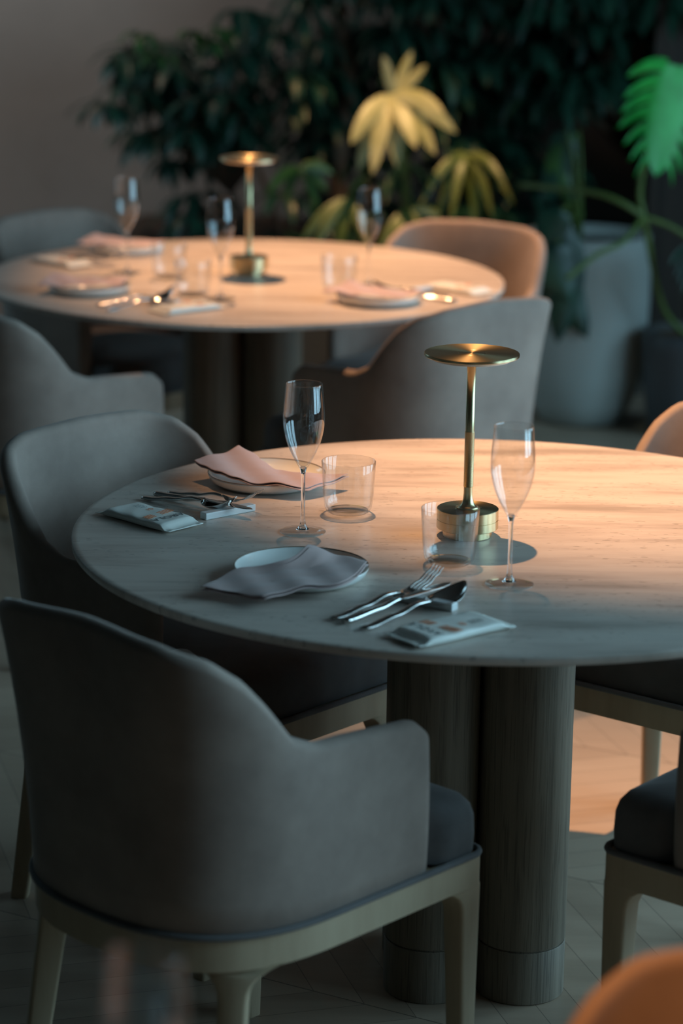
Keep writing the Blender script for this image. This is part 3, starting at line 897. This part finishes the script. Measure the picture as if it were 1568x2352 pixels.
def shrub(name, label, root, centers, n, L_, W_, m, seed, trunk_r=0.012, elev=(-0.3, 0.4), droop=(0.9, 1.9), crown=None, cat='plant', group=None):
    r = random.Random(seed)
    t = thing(name, label, cat, root, 0, group); R0 = Vector(root)
    parts = []; stems = []
    cx = sum(c[0] for c in centers)/len(centers); cy = sum(c[1] for c in centers)/len(centers); cz = min(c[2] for c in centers)
    hub = Vector(crown) if crown else Vector((R0.x*.5+cx*.5, R0.y*.5+cy*.5, R0.z*.35 + cz*.65))
    p0 = Vector((0, 0, 0)); h = hub-R0
    stems.append(tube_vf([p0, h*0.5 + Vector((0.015, 0, 0)), h], [trunk_r*1.3, trunk_r*1.1, trunk_r], 8))
    for c in centers:
        c = Vector(c); parts += rosette(c-R0, n, L_, W_, r, elev, droop, r.uniform(0, 6))
        mid = (h + (c-R0))/2 + Vector((0, 0, 0.03))
        stems.append(tube_vf([h, mid, c-R0], [trunk_r*.6, trunk_r*.45, trunk_r*.3], 6))
    V, F = merge(parts); mesh('foliage', V, F, m, t)
    V, F = merge(stems); mesh('stems', V, F, BARK, t)
    return t
# planting bed behind the far table, with soil
bed = thing('planting_bed', 'low dark bed of soil along the back wall under the greenery', 'planter', (0.10, 8.95, 0))
boxes('sides', [((0, 0, 0.21), (1.8, 1.1, 0.42))], WALLD, bed)
bm = bmesh.new(); bmesh.ops.create_grid(bm, x_segments=60, y_segments=22, size=0.5)
rs = random.Random(2)
for v in bm.verts:
    v.co = Vector((v.co.x*1.72, v.co.y*1.02, 0.425 + rs.uniform(-.004, .018)))
me = bpy.data.meshes.new('soil'); bm.to_mesh(me); bm.free(); link('soil', me, SOIL, bed)
BZ = 0.446
rr = random.Random(11)
def blob(poly, n, Y0, Y1, seed):
    """random points inside a world-space region given by (px, py) corners read off the photo"""
    r = random.Random(seed); out = []
    xs = [p[0] for p in poly]; ys = [p[1] for p in poly]
    while len(out) < n:
        x, y = r.uniform(min(xs), max(xs)), r.uniform(min(ys), max(ys)); c = False; j = len(poly)-1
        for i in range(len(poly)):
            (xi, yi), (xj, yj) = poly[i], poly[j]
            if (yi > y) != (yj > y) and x < (xj-xi)*(y-yi)/(yj-yi)+xi: c = not c
            j = i
        if c: out.append(tuple(atY(x, y, r.uniform(Y0, Y1))))
    return out
c1 = blob([(245, 60), (330, 70), (600, 10), (740, 20), (770, 200), (640, 270), (500, 380), (380, 380), (300, 290), (225, 230)], 62, 8.45, 8.95, 3)
shrub('umbrella_shrub', 'dense dark green shrub with drooping leaf fans at the upper left, before the bare wall', (-0.35, 8.75, BZ), c1, 9, 0.15, 0.038, L_DARK, 5, 0.012)
c1b = blob([(300, 60), (600, 60), (560, 130), (330, 130)], 5, 8.35, 8.5, 8)
shrub('umbrella_shrub', 'small fresh green shrub top showing above the dark shrub at upper left', (-0.2, 8.55, BZ), c1b, 8, 0.085, 0.026, L_MID, 6, 0.008)
c2 = blob([(380, 440), (640, 420), (700, 500), (640, 560), (420, 560)], 9, 8.3, 8.8, 13)
shrub('low_shrub', 'low dark shrub behind the flutes and lamp of the far table', (-0.3, 8.5, BZ), c2, 8, 0.14, 0.035, L_DARK, 7, 0.008)
c3 = blob([(760, -110), (1240, -110), (1240, 160), (1180, 320), (980, 330), (880, 100)], 85, 8.75, 9.3, 21)
shrub('hanging_foliage_tree', 'dark leafy tree crown across the top centre, behind the pale leaf fan', (0.45, 9.1, BZ), c3, 9, 0.18, 0.044, L_DARK, 9, 0.02)
c4 = blob([(1200, -110), (1620, -110), (1640, 80), (1500, 90), (1400, 170), (1240, 230)], 70, 8.6, 9.2, 33)
shrub('hanging_foliage_tree', 'dark leafy tree crown filling the top right corner above the bright monstera leaf', (1.30, 9.15, 0.0), c4, 9, 0.19, 0.046, L_DARK, 10, 0.02)
c5 = blob([(680, 380), (1240, 330), (1300, 420), (1200, 540), (900, 580), (680, 560)], 50, 8.75, 9.3, 41)
shrub('undergrowth_shrub', 'dark undergrowth behind the orange-lit far chair and flute', (0.35, 9.15, BZ), c5, 9, 0.17, 0.036, L_DARK, 12, 0.01, elev=(-0.1, 0.8))
c6 = blob([(700, -20), (880, -20), (880, 200), (830, 340), (660, 340), (640, 240), (720, 160)], 30, 8.9, 9.3, 47)
shrub('undergrowth_shrub', 'sparse dark shrub beside the brown trunk left of the pale leaf fan', (0.1, 9.2, BZ), c6, 8, 0.17, 0.042, L_DARK, 14, 0.01)

# leaf fans with large single leaves: each leaf aimed from its fan's centre
def fan(name, label, root, center, tips, W_, m, lift=0.02, stem_m=STEM, tr=0.006):
    R0 = Vector(root); C = Vector(center)
    t = thing(name, label, 'plant', root)
    parts = []
    for i, T in enumerate(tips):
        T = Vector(T); v = T-C; n = 9; V, F = [], []
        side = v.cross(Vector((0.15*math.sin(i*2.1), -1, 0.3))); side.normalize()
        Lv = v.length
        for k in range(n+1):
            f = k/n
            p = C + v*f + Vector((0, 0, 1))*(math.sin(PI*f)*Lv*lift) - R0
            w = W_/2*max(0.0, math.sin(PI*min(1, (f*0.90+0.10))))**0.6
            if k == 0: w = W_*0.08
            if k == n: w = 0.001
            nr = side.cross(v.normalized())
            V += [p - side*w - nr*w*0.25, p, p + side*w - nr*w*0.25]
        for k in range(n):
            a = k*3; F += [(a, a+1, a+4, a+3), (a+1, a+2, a+5, a+4)]
        parts.append((V, F))
    V, F = merge(parts); mesh('leaves', V, F, m, t)
    h = C-R0
    V, F = tube_vf([Vector((0, 0, 0)), h*0.55 + Vector((0.02, 0.02, 0)), h], [tr*1.4, tr, tr*.7], 8); mesh('stem', V, F, stem_m, t)
    return t
def tipsY(lst, Y, jit=0.07):
    r = random.Random(len(lst)); return [atY(x, y, Y + r.uniform(-jit, jit)) for x, y in lst]
YF = 8.15
root = lambda px, Y: (atY(px, 500, Y).x, Y, BZ)
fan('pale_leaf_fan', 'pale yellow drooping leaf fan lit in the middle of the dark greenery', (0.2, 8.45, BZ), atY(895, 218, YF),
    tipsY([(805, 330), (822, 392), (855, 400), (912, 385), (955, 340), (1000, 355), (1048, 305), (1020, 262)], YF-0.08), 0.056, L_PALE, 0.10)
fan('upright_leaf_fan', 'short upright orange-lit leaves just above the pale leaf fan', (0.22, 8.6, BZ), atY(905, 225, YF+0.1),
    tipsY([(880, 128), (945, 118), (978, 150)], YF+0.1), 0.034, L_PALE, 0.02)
fan('strap_leaf_fan', 'green strap leaf fan below and right of the pale leaf fan', (0.45, 8.45, BZ), atY(1072, 352, YF+0.05),
    tipsY([(965, 470), (1000, 520), (1035, 505), (1090, 520), (1160, 425), (1130, 500), (1010, 400), (1180, 470)], YF-0.02), 0.030, L_OLIVE, 0.16)
fan('yellowing_leaf_fan', 'yellowing strap leaves behind the far table between lamp and flute', (0.02, 8.4, BZ), atY(800, 455, YF),
    tipsY([(690, 556), (720, 575), (780, 575), (850, 580)], YF-0.05), 0.034, L_OLIVE, 0.10)
fan('yellowing_leaf_fan', 'olive strap leaves rising between the right flute and the orange chair', (0.25, 8.4, BZ), atY(945, 478, YF),
    tipsY([(868, 575), (900, 590), (960, 560), (1010, 500)], YF-0.05), 0.034, L_OLIVE, 0.10)
fan('low_leaf_fan', 'dark green strap leaves just right of the far brass lamp', (-0.1, 8.55, BZ), atY(690, 385, YF+0.2),
    tipsY([(610, 450), (650, 470), (750, 440), (730, 480), (765, 400)], YF+0.2), 0.034, L_MID, 0.16)
# trunks
def trunk(label, pts, r0, r1, name='tree_trunk'):
    P = [Vector(p) for p in pts]; R0 = P[0]
    V, F = tube_vf(catmull([p-R0 for p in P], 20), [r0 + (r1-r0)*i/20 + 0.003*math.sin(i*2.3) for i in range(21)], 12)
    o = mesh(name, V, F, BARK); o.location = R0; tag(o, label, 'tree trunk'); return o
trunk('brown trunk rising left of the pale leaf fan', [(atY(790, 560, 8.9).x, 8.9, BZ), atY(775, 380, 8.9), atY(800, 200, 8.95), atY(770, -60, 9.0), atY(770, -300, 9.0)], 0.035, 0.02)
trunk('thin brown branch slanting behind the pale leaf fan', [(atY(720, 560, 9.05).x, 9.05, BZ), atY(735, 350, 9.05), atY(700, 180, 9.1), atY(690, -80, 9.1)], 0.018, 0.010)

# white planter pot with big dark leaves
pc = atY(1335, 950, 7.95)
PX, PY = pc.x, 8.0
pot = thing('planter_pot', 'large white egg-shaped planter pot at right behind the far chairs', 'planter', (PX, PY, 0))
lathe('vessel', [(0, 0.0), (0.105, 0.0), (0.130, 0.012), (0.165, 0.07), (0.190, 0.16), (0.203, 0.28), (0.206, 0.40), (0.204, 0.52), (0.202, 0.60), (0.197, 0.604), (0.190, 0.600), (0.190, 0.56), (0, 0.555)], POTM, pot, 72)
lathe('soil', [(0, 0.575), (0.12, 0.572), (0.189, 0.563), (0.189, 0.557), (0, 0.557)], SOIL, pot, 40)
def broad(parent, R0, base, tip, W_, m, bow, nm='leaf'):
    base, tip = Vector(base), Vector(tip); v = tip-base; V, F = [], []; n = 12
    side = v.cross(Vector((0, -1, 0.35))).normalized(); nr = side.cross(v.normalized())
    for k in range(n+1):
        f = k/n; p = base + v*f + side*bow*math.sin(PI*f) + Vector((0, 0, 1))*0.03*math.sin(PI*f) - Vector(R0)
        w = W_/2*(1-(2*abs(f-0.38)/(0.76 if f < .38 else 1.24))**2.2)**0.75 if 0 < f < 1 else 0.001
        for j in range(-2, 3): V.append(p + side*w*j/2 - nr*0.25*W_*(abs(j)/2)**2*0.4)
    for k in range(n):
        for j in range(4):
            a = k*5+j; F.append((a, a+1, a+6, a+5))
    mesh(nm, V, F, m, parent)
R0 = (PX-0.02, PY-0.03, 0.57)
bp = thing('broad_leaf_plant', 'dark broad-leaved plant hanging over the front of the white pot', 'plant', R0)
lv = [((1300, 520), (1350, 780), .13, .05), ((1270, 500), (1280, 790), .13, -.03), ((1260, 500), (1235, 720), .11, -.05), ((1290, 480), (1240, 610), .10, 0.0), ((1280, 560), (1310, 700), .12, .03), ((1330, 300), (1340, 500), .09, 0.07), ((1300, 300), (1245, 470), .10, -0.02)]
stems = []
for i, (a, b_, w, bow) in enumerate(lv):
    Yl = PY-0.24-0.02*i if a[1] > 450 else PY-0.02
    Pa, Pb = atY(*a, Yl), atY(*b_, Yl+0.0)
    broad(bp, R0, Pa, Pb, w, L_DARK if i != 5 else L_MID, bow)
    q = Pa-Vector(R0); stems.append(tube_vf([Vector((0, 0, 0)), q*0.5 + Vector((0, 0, 0.08)), q], [0.006, 0.005, 0.004], 6))
V, F = merge(stems); mesh('stems', V, F, STEM, bp)

# bright monstera at the right edge, in a dark pot
MX, MY = atY(1560, 960, 7.75).x, 7.80
pot2 = thing('planter_pot', 'dark round pot at the right edge behind the white planter', 'planter', (MX+0.03, MY, 0))
lathe('vessel', [(0, 0.0), (0.10, 0.0), (0.12, 0.02), (0.14, 0.15), (0.15, 0.28), (0.15, 0.33), (0.142, 0.335), (0.138, 0.30), (0, 0.30)], POTD, pot2, 48)
lathe('soil', [(0, 0.312), (0.137, 0.308), (0.137, 0.302), (0, 0.302)], SOIL, pot2, 32)
R0 = Vector((MX+0.03, MY, 0.305))
mon = thing('monstera_plant', 'monstera with one bright green split leaf at the right edge', 'plant', R0)
def monstera(parent, base, tip, W_, m, R0, nm='leaf', right=None):
    base, tip = Vector(base), Vector(tip); v = tip-base; L_ = v.length; d = v.normalized()
    side = d.cross(Vector((0.25, -1, 0.25))).normalized(); nr = side.cross(d).normalized()
    def P(s, f, e=0): return base + d*(f*L_) + side*s - nr*(0.5*s*s/W_) + nr*e - R0
    parts = []
    # heart-shaped core
    V, F = [], []; n = 16
    for k in range(n+1):
        f = k/n; w = 0.21*W_*(math.sin(PI*min(1, f*0.9+0.1)))**0.6
        V += [P(-w, f), P(-w/2, f), P(0, f, -0.004), P(w/2, f), P(w, f)]
    for k in range(n):
        for j in range(4): a = k*5+j; F.append((a, a+1, a+6, a+5))
    parts.append((V, F))
    for sg in (-1, 1):
        for q in range(7):
            f0 = 0.02 + q*0.135
            reach = W_/2*(0.98 if q < 4 else 0.98-0.18*(q-3))
            V, F = [], []; n = 8
            for k in range(n+1):
                g = k/n; s = 0.1*W_ + (reach-0.1*W_)*g
                fc = f0 + 0.22*g*g + (-0.06 if q == 0 else 0)*g
                hw = 0.058*(1.0 - 0.12*g)*(math.sqrt(max(0, 1-g**5)))
                V += [P(sg*s, fc-hw), P(sg*s, fc, -0.005), P(sg*s, fc+hw)]
            for k in range(n): a = k*3; F += [(a, a+1, a+4, a+3), (a+1, a+2, a+5, a+4)]
            parts.append((V, F))
    V, F = merge(parts); return mesh(nm, V, F, m, parent)
monstera(mon, atY(1553, 150, 7.5), atY(1505, 405, 7.42), 0.27, L_MON, R0)
monstera(mon, atY(1600, 560, 7.6), atY(1660, 700, 7.5), 0.2, L_DARK, R0)
def stemv(pl, r): 
    P = [Vector(p)-R0 for p in pl]; return tube_vf(catmull(P, 16), r, 8)
node = atY(1478, 498, 7.6)
V, F = merge([stemv([R0, atY(1520, 700, 7.75), node], 0.009), stemv([node, atY(1470, 430, 7.6), atY(1500, 300, 7.58), atY(1551, 160, 7.52)], 0.008),
              stemv([node, atY(1420, 462, 7.6), atY(1350, 440, 7.65), atY(1200, 425, 7.8)], 0.009),
              stemv([node, atY(1430, 555, 7.5), atY(1370, 585, 7.45), atY(1300, 640, 7.4)], 0.008), stemv([node, atY(1540, 520, 7.6), atY(1600, 560, 7.6)], 0.008)])
mesh('stems', V, F, STEM, mon)
# dark timber screen behind the pots at the right
scr = thing('timber_screen', 'dark brown timber screen behind the monstera at the right edge', 'screen', (1.62, 8.62, 0))
boxes('frame', [((0, 0, 0.03), (1.2, 0.06, 0.06)), ((0, 0, 2.37), (1.2, 0.06, 0.06)), ((-0.585, 0, 1.2), (0.03, 0.06, 2.4)), ((0.585, 0, 1.2), (0.03, 0.06, 2.4))], TIMB, scr)
boxes('boards', [((-0.5125 + k*0.1139, 0, 1.2), (0.108, 0.025, 2.28)) for k in range(10)], TIMB, scr, bevel=0.002)

GROUPS = {'dining_chair': 'upholstered armchairs around the tables', 'round_table': 'round stone tables', 'table_lamp': 'brass table lamps',
          'champagne_flute': 'champagne flutes on the tables', 'water_tumbler': 'water tumblers on the tables', 'side_plate': 'side plates with napkins',
          'folded_napkin': 'napkins on the plates', 'table_fork': 'forks', 'table_spoon': 'spoons', 'table_knife': 'knives',
          'cutlery_rest': 'cutlery rests', 'wet_towel_packet': 'wet towel packets'}
for o in list(COL.objects):
    if o.parent is None:
        g = GROUPS.get(o.name.split('.')[0])
        if g: o['group'] = g
